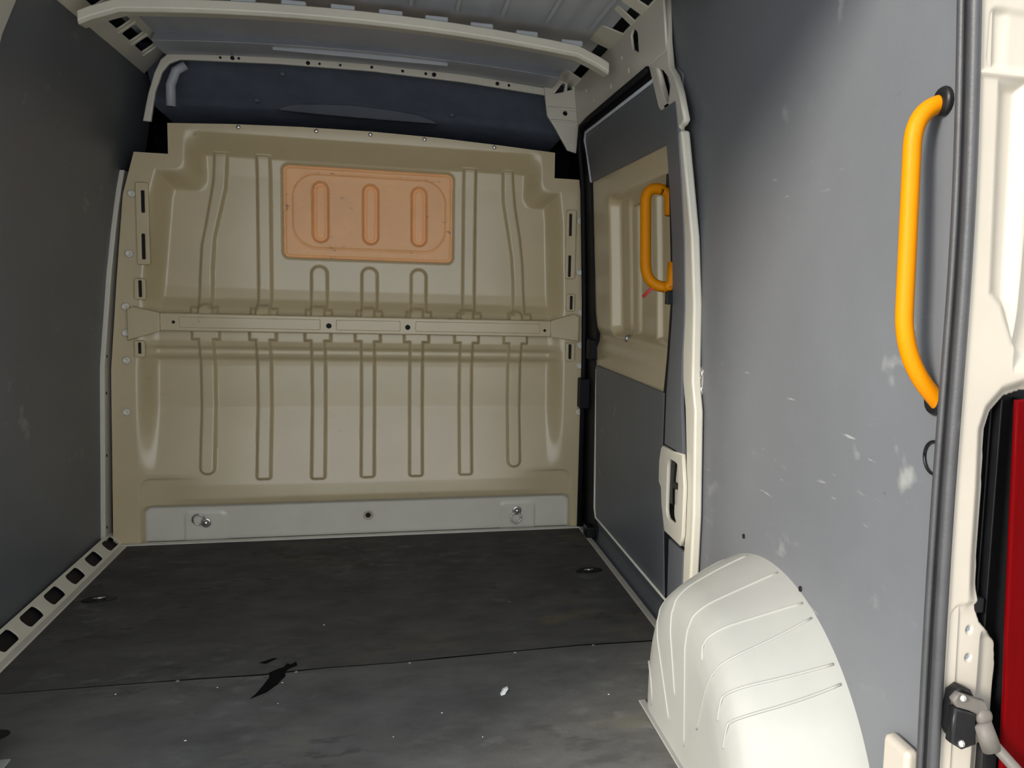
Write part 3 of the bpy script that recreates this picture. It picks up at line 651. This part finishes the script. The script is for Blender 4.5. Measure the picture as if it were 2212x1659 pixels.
D += 0.008 * smoothstep(0.004, -0.008, sd_rrect(Xp, Zp, 0.912, 1.2, 1.383, 1.465, 0.012)) * (1 - 0.5 * smoothstep(0.93, 0.95, Xp))
D -= 0.006 * smoothstep(0.007, 0.0, np.abs(Zp - 1.374))
D += 0.010 * smoothstep(0.010, -0.010, sd_rrect(Xp, Zp, 0.925, 0.958, 0.66, 0.93, 0.015)) * 0
lamp = sd_poly(Xp, Zp, LAMP)
D += 0.012 * smoothstep(0.022, 0.0, lamp) * smoothstep(0.56, 0.62, Zp)
D += 0.006 * smoothstep(0.004, -0.004, sd_rrect(Xp, Zp, 0.92, 1.2, 0.20, 0.585, 0.02)) * smoothstep(0.60, 0.56, Zp)
D += 0.010 * smoothstep(0.978, 0.984, Xp) * smoothstep(0.54, 0.52, Zp)
for hx, hz in ((0.957, 0.541), (0.959, 0.496)): D += 0.006 * smoothstep(0.007, 0.003, np.hypot(Xp - hx, Zp - hz))
cut = (lamp < -0.001)
D = np.where(lamp < 0.0, D + 0.05 * smoothstep(0.0, -0.004, lamp), D)
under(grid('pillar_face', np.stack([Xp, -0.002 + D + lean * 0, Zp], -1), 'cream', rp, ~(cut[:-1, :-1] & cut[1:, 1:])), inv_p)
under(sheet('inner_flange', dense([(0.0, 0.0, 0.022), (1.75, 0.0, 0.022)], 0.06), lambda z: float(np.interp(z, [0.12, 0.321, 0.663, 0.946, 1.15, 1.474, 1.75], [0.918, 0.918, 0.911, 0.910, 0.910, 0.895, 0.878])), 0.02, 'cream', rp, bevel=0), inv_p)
for hx, hz in ((0.957, 0.541), (0.959, 0.496)):
    under(put('drain_hole', disc_mesh((0, -1, 0), 0.0045, 0.001, 12), 'cavity', (hx, 0.0085, hz), rp), inv_p)
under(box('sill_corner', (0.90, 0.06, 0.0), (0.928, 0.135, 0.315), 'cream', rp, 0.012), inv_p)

# left rear pillar and rear header close the opening (outside the picture)
lp = empty('wall_rear_left', (-0.98, 0, 0)); tag(lp, 'white rear body pillar opposite the tail light', 'pillar', kind='structure')
box('pillar_face', (-0.08, -0.01, -0.1), (0.06, 0.03, 2.06), 'white', lp, 0.01)

rd = empty('door_2', (1.085, -0.06, 0)); tag(rd, 'open rear door standing outside beside the tail light', 'door', kind='structure')
box('door_frame', (-0.012, -0.84, 0.0), (0.06, 0.0, 1.86), 'white', rd, 0.02)
box('inner_lining', (-0.018, -0.76, 0.10), (-0.010, -0.08, 0.95), 'lining', rd, 0.004)
box('upper_lining', (-0.018, -0.76, 1.02), (-0.010, -0.08, 1.74), 'lining', rd, 0.004)

gr = plate('ground', [[(-12, -14), (12, -14), (12, 8), (-12, 8)]], 0.02, XY(-0.62), 'ground')
tag(gr, 'unseen ground under the van, made pale to bounce light', 'ground', kind='structure')

# ================================================================== THINGS
# ---------------------------------------------------------------- wheel arch
wa = empty('wheel_arch', (0.93, 0.66, 0))
tag(wa, 'white moulded wheel arch cover with embossed lines against the right lining', 'wheel arch', 'wheel arch covers')
inv_w = Matrix.Translation((-0.93, -0.66, 0))
def arch_pt(s, th):
    """s: 0 at the wall .. 1 at the shoulder .. 2 down the inner face to its middle; th: 0 front foot .. pi rear foot"""
    s1 = min(s, 1.0); front = th < math.pi / 2
    n = 2.0 + (0.8 if front else 0.12) * s1; a = 0.50 - (0.195 if front else 0.16) * s1 ** 1.1; b = 0.44 - 0.088 * s1; cy = 0.66 - 0.02 * s1
    X = 0.930 - 0.200 * s1
    if s1 > 0.72:
        q = (s1 - 0.72) / 0.28; k = 1 - math.sqrt(max(0, 1 - q * q)); a -= 0.020 * k; b -= 0.026 * k; X -= 0.004 * q
    if s > 1.0:
        q = s - 1.0; rr = max(0.0, 1 - q)
        a *= rr; b *= rr; X -= 0.012 * min(1, q * 6) ** 0.5
    ct, st = math.cos(th), math.sin(th)
    y = cy + a * math.copysign(abs(ct) ** (2 / n), ct); z = b * abs(st) ** (2 / n)
    return (X, y, max(0.0, z))
def face_x(y, z):
    n, a = (2.8, 0.285) if y > 0.64 else (2.12, 0.32)
    rho = ((abs(y - 0.64) / a) ** n + (z / 0.326) ** n) ** (1 / n)
    return 0.726 - 0.012 * math.sqrt(min(1, max(0, 6 * (1 - rho))))
S = np.concatenate([np.linspace(0, 0.7, 12), np.linspace(0.72, 1.0, 12)[1:], np.linspace(1.0, 1.16, 5)[1:], np.linspace(1.2, 2.0, 10)])
TH = np.linspace(0, math.pi, 90)
Pw = np.array([[arch_pt(s, t) for t in TH] for s in S])
under(grid('arch_shell', Pw, 'arch', wa), inv_w)
def th_for(y, s=1.0):
    lo, hi = 0.0, math.pi
    for _ in range(40):
        mid = (lo + hi) / 2
        if arch_pt(s, mid)[1] > y: lo = mid
        else: hi = mid
    return (lo + hi) / 2
def line(th, ys, foot, r=0.0030, s0=0.05):
    ts = th_for(ys); path = []
    for sv in list(np.linspace(s0, 0.72, 10)) + list(np.linspace(0.75, 1.0, 12)): path.append(arch_pt(sv, th + (ts - th) * sv))
    X, y, z = path[-1]
    for k in np.linspace(0.06, 1, 14):
        py, pz_ = y + (foot[0] - y) * k, z + (foot[1] - z) * k
        path.append((face_x(py, pz_), py, pz_))
    under(tube('embossed_line', path, r, 'arch', wa, 8), inv_w)
for th, ys, foot in ((1.00, 0.861, (0.72, 0.06)), (1.321, 0.751, (0.684, 0.133)), (1.66, 0.633, (0.609, 0.053)), (1.922, 0.545, (0.531, 0.285)), (2.009, 0.474, (0.533, 0.132)), (2.25, 0.428, (0.426, 0.205)), (2.335, 0.392, (0.392, 0.165))):
    line(th, ys, foot)
under(tube('embossed_line', [(0.716, 0.900, 0.125), (0.7145, 0.872, 0.09), (0.7142, 0.858, 0.06), (0.7142, 0.856, 0.03)], 0.003, 'arch', wa, 8), inv_w)
fl = [(0.705, 0.25, 0.003), (0.705, 0.95, 0.003)]
under(box('foot_flange', (0.704, 0.26, 0.0), (0.722, 0.940, 0.005), 'arch', wa, 0.002), inv_w)

wb_ = wa.copy(); COL.objects.link(wb_); wb_.location = (-0.982, 0.66, 0); wb_.scale = (-1.24, 1, 1)
wb_['label'] = 'white moulded wheel arch cover standing against the left lining'
for ch_ in list(wa.children):
    c_ = ch_.copy(); COL.objects.link(c_); c_.parent = wb_; c_.matrix_parent_inverse = ch_.matrix_parent_inverse.copy()

# ---------------------------------------------------------------- yellow grab handles
def bez(pts, n=8):
    """round the corners of a polyline given as (point, radius)"""
    out = []
    for i, (p, r) in enumerate(pts):
        p = Vector(p)
        if r <= 0 or i in (0, len(pts) - 1): out.append(p); continue
        a = p + (Vector(pts[i - 1][0]) - p).normalized() * r; b = p + (Vector(pts[i + 1][0]) - p).normalized() * r
        for k in range(n + 1):
            t = k / n; out.append(a * (1 - t) ** 2 + p * 2 * t * (1 - t) + b * t * t)
    return out
gh = empty('grab_handle', (0.92, 0.092, 0.9))
tag(gh, 'long yellow grab handle fixed to the grey lining beside the rear rubber seal', 'handle', 'yellow grab handles')
inv_h = Matrix.Translation((-0.92, -0.092, -0.9))
path = bez([((0.930, 0.092, 1.352), 0), ((0.860, 0.096, 1.352), 0.072), ((0.860, 0.084, 0.958), 0.072), ((0.935, 0.080, 0.880), 0)], 12)
dn = []
for i in range(len(path) - 1):
    for k in range(4): dn.append(path[i].lerp(path[i + 1], k / 4))
dn.append(path[-1])
under(tube('grip', dn, 0.0142, 'yellow', gh, 20), inv_h)
for z in (1.352, 0.888):
    under(put('mount_foot', disc_mesh((-1, 0, 0), 0.022, 0.012, 18), 'plastic', (right_x(z) + 0.002, 0.086, z), gh), inv_h)

gh2 = empty('grab_handle', (0.89, 1.40, 1.2))
tag(gh2, 'short yellow grab handle on the narrow lining of the side door post', 'handle', 'yellow grab handles')
inv_h2 = Matrix.Translation((-0.89, -1.40, -1.2))
path = bez([((0.893, 1.418, 1.275), 0), ((0.893, 1.43, 1.345), 0.022), ((0.818, 1.43, 1.362), 0.055), ((0.822, 1.41, 1.055), 0.075), ((0.893, 1.375, 1.062), 0.022), ((0.895, 1.375, 1.135), 0)], 8)
under(tube('grip', path, 0.0165, 'yellow', gh2, 16), inv_h2)
for y, z in ((1.405, 1.375), (1.375, 1.03)):
    under(box('mount_tab', (0.876, y - 0.012, z - 0.02), (0.898, y + 0.012, z + 0.02), 'plastic', gh2, 0.003), inv_h2)
rt = tube('red_tape', [(0.852, 1.385, 1.066), (0.832, 1.40, 1.050), (0.815, 1.41, 1.030)], 0.005, 'redcloth', None, 8, 0.4)
tag(rt, 'short red tape end hanging below the short yellow handle', 'tape')

# ---------------------------------------------------------------- rear rubber seal
se = empty('door_seal', (0.9, 0.02, 0))
tag(se, 'dark grey rubber door seal running down the cream rear pillar', 'seal')
inv_s = Matrix.Translation((-0.9, -0.02, 0))
lip = [(0.0, 0.9075), (0.312, 0.8996), (0.509, 0.8953), (0.658, 0.8937), (0.838, 0.8930), (0.979, 0.8952), (1.15, 0.8955), (1.284, 0.8908), (1.478, 0.8795), (1.75, 0.862)]
bulb = [(0.0, 0.9125), (0.322, 0.9045), (0.517, 0.9003), (0.664, 0.8980), (0.842, 0.8972), (0.980, 0.8995), (1.15, 0.8990), (1.281, 0.8948), (1.472, 0.8837), (1.75, 0.866)]
zf = np.linspace(0.0, 1.75, 60)
def smooth1(v): return np.convolve(np.pad(v, 4, 'edge'), np.ones(9) / 9, 'valid')
a = smooth1(np.interp(zf, [p[0] for p in lip], [p[1] for p in lip])); b = smooth1(np.interp(zf, [p[0] for p in bulb], [p[1] for p in bulb]))
under(tube('inner_lip', [(float(a[i]) + 0.001, 0.024, float(zf[i])) for i in range(60)], 0.0056, 'rubber', se, 12, 1.25, up=(1, 0, 0)), inv_s)
under(tube('outer_bulb', [(float(b[i]) + 0.002, -0.001, float(zf[i])) for i in range(60)], 0.0096, 'rubber', se, 14, 1.05, up=(1, 0, 0)), inv_s)
under(tube('carrier', [(float(b[i]) + 0.006, 0.016, float(zf[i])) for i in range(60)], 0.0085, 'black', se, 8, 1.0, up=(1, 0, 0)), inv_s)

# ---------------------------------------------------------------- tail light
tl = empty('tail_light', (1.03, -0.02, 0.3))
tag(tl, 'red tail light lens in a black housing at the rear corner', 'tail light')
inv_t = Matrix.Translation((-1.03, 0.02, -0.3))
under(plate('housing', [[(1.15, 0.930), (1.02, 0.930), (0.975, 0.918), (0.945, 0.89), (0.938, 0.60), (0.943, 0.56), (0.99, 0.52), (1.00, 0.48), (1.00, 0.15), (1.15, 0.15)]], 0.012, XZ(0.052), 'plastic', tl), inv_t)
lensp = [(0.983, 0.905), (1.12, 0.912), (1.12, 0.15), (1.012, 0.15), (1.007, 0.33), (1.003, 0.45), (0.997, 0.56), (0.991, 0.704), (0.987, 0.811)]
under(plate('lens', [lensp], 0.010, XZ(-0.027), 'red', tl, 0.003), inv_t)
under(box('lens_body', (1.035, -0.022, 0.16), (1.12, 0.05, 0.90), 'plastic', tl, 0.004), inv_t)
for k, (dx, z0, z1) in enumerate(((0.0, 0.60, 0.89), (0.012, 0.56, 0.90), (0.024, 0.52, 0.90))):
    under(box('housing_rib', (0.968 + dx, 0.030 - 0.008 * k, z0), (0.971 + dx, 0.05, z1), 'plastic', tl, 0.001), inv_t)
under(box('gasket', (0.960, 0.004, 0.566), (0.982, 0.04, 0.590), 'black', tl, 0.003), inv_t)

# ---------------------------------------------------------------- door check arm
da = empty('door_check_arm', (0.93, -0.02, 0.38))
tag(da, 'black hinge bracket with a grey stay rod on the rear pillar', 'door stay')
inv_a = Matrix.Translation((-0.93, 0.02, -0.38))
under(plate('bracket', [[(0.916, 0.455), (0.930, 0.464), (0.948, 0.456), (0.958, 0.440), (0.962, 0.395), (0.958, 0.372), (0.930, 0.370), (0.916, 0.385), (0.910, 0.40), (0.913, 0.435)]], 0.022, XZ(-0.014), 'plastic', da, 0.004), inv_a)
under(plate('bracket_cheek', [[(0.905, 0.452), (0.915, 0.462), (0.940, 0.452), (0.962, 0.445), (0.972, 0.425), (0.960, 0.418), (0.935, 0.432), (0.912, 0.440)]], 0.014, XZ(-0.034), 'rod', da, 0.003), inv_a)
under(plate('bracket_web', [[(0.908, 0.44), (0.945, 0.428), (0.950, 0.378), (0.925, 0.372), (0.905, 0.385)]], 0.018, XZ(-0.034), 'plastic', da, 0.004), inv_a)
for x, z in ((0.9185, 0.456), (0.922, 0.384)):
    under(put('bolt', disc_mesh((0, -1, 0), 0.006, 0.004, 12, 0.003), 'zinc', (x, -0.042, z), da), inv_a)
under(put('pivot', disc_mesh((0, -1, 0.3), 0.014, 0.014, 18, 0.004), 'rod', (0.962, -0.03, 0.418), da), inv_a)
under(tube('sleeve', [(0.958, -0.04, 0.412), (0.972, -0.05, 0.372)], 0.0145, 'rod', da, 14), inv_a)
under(tube('stay_rod', [(0.966, -0.045, 0.390), (1.03, -0.085, 0.315), (1.09, -0.12, 0.245)], 0.0085, 'rod', da, 14), inv_a)
under(box('lower_black_block', (0.985, -0.012, 0.24), (1.015, 0.004, 0.355), 'plastic', da, 0.003), inv_a)  # small black block beside the stay rod

# ---------------------------------------------------------------- lashing rings
def lashing(label, loc, ring_off, tilt):
    o = empty('lashing_ring', loc); tag(o, label, 'lashing ring', 'lashing rings on the bulkhead sill')
    put('bolt', disc_mesh((0, -1, 0), 0.014, 0.010, 18, 0.006), 'zinc', (0, 0, 0), o)
    put('washer', disc_mesh((0, -1, 0), 0.019, 0.003, 18), 'zinc', (0, 0.001, 0), o)
    r = put('ring', torus_mesh(0.022, 0.0032, 26, 8), 'zinc', ring_off, o); r.rotation_euler = tilt
    return o
lashing('steel lashing ring at the left end of the bulkhead sill, ring thrown up', (-0.626, 2.6185, 0.071), (-0.026, -0.008, 0.016), (0.15, 0, 0))
lashing('steel lashing ring at the door end of the bulkhead sill, ring hanging down', (0.621, 2.6185, 0.077), (-0.006, -0.010, -0.030), (-0.2, 0, 0))
def floor_lash(label, loc, rz):
    o = empty('floor_lashing_point', loc); tag(o, label, 'lashing point', 'recessed lashing points in the floor'); o.rotation_euler = (0, 0, rz)
    ov = [(0.052 * math.cos(t), 0.030 * math.sin(t)) for t in np.linspace(0, 2 * math.pi, 28, endpoint=False)]
    plate('cup', [ov], 0.003, XY(0.0), 'plastic', o, 0.001)
    r = put('ring', torus_mesh(0.016, 0.0034, 20, 8, math.pi), 'zinc', (0, 0, 0.0035), o); r.rotation_euler = (1.25, 0, 0)
    return o
floor_lash('recessed floor lashing point beside the perforated sill', (-0.823, 1.964, 0.0015), 0.15)
floor_lash('recessed floor lashing point beside the side door step', (0.805, 1.988, 0.0015), 0.1)

# wall fittings
sk = empty('striker_catch', (0.93, 1.188, 0.80)); tag(sk, 'small zinc catch screwed to the grey lining beside the white door post', 'catch')
put('upper_cup', torus_mesh(0.013, 0.004, 20, 8), 'zinc', (-0.003, 0, 0.022), sk).rotation_euler = (0, 0, math.pi / 2)
put('lower_cup', torus_mesh(0.013, 0.004, 20, 8), 'zinc', (-0.003, 0, -0.022), sk).rotation_euler = (0, 0, math.pi / 2)
put('pin', disc_mesh((-1, 0, 0), 0.007, 0.010, 12, 0.003), 'zinc', (0.0, 0, -0.018), sk)
plate('base', [rrect(-0.016, 0.016, -0.042, 0.042, 0.014)], 0.003, ((-0.001, 0, 0), (0, 1, 0), (0, 0, 1), (1, 0, 0)), 'zinc', sk, 0.001)
wrn = put('wall_ring', torus_mesh(0.026, 0.0026, 24, 8), 'plastic', (0.926, 0.080, 0.798)); wrn.rotation_euler = (0, 0, math.pi / 2)
tag(wrn, 'thin dark ring on the grey lining half hidden by the rear seal', 'ring')
pb = bpy.data.meshes.new('scrap')
pb = pd([(0, 0, 0), (0.010, 0.028, 0.001), (0.022, 0.031, 0.004), (0.023, 0.012, 0.006), (0.011, -0.010, 0.001), (0.001, -0.013, 0.0), (0.012, 0.008, 0.009)], [(0, 1, 6), (1, 2, 6), (2, 3, 6), (3, 4, 6), (4, 5, 6), (5, 0, 6), (0, 5, 4, 3, 2, 1)])
ps = put('paper_scrap', pb, 'paper', (0.363, 1.052, 0.0), None, smooth=False)
tag(ps, 'tiny crumpled white paper scrap on the dark floor', 'scrap')
floor_lash('recessed floor lashing point in front of the left wheel arch', (-0.800, 1.055, 0.0015), 0.3)
bl = plate('lining_plug', [circ(0, 0, 0.006, 10)], 0.006, ((0, 0, 0), (0, 1, 0), (0, 0, 1), (1, 0, 0)), 'black', None, 0.001); bl.location = (0.9295, 0.52, 0.43)
tag(bl, 'tiny black plug in the lining just above the arch curve', 'plug', 'plugs in the right lining')
bl2 = bl.copy(); COL.objects.link(bl2); bl2.location = (0.9295, 0.835, 0.455)
bl2['label'] = 'tiny black plug in the lining above the arch top, nearer the door post'
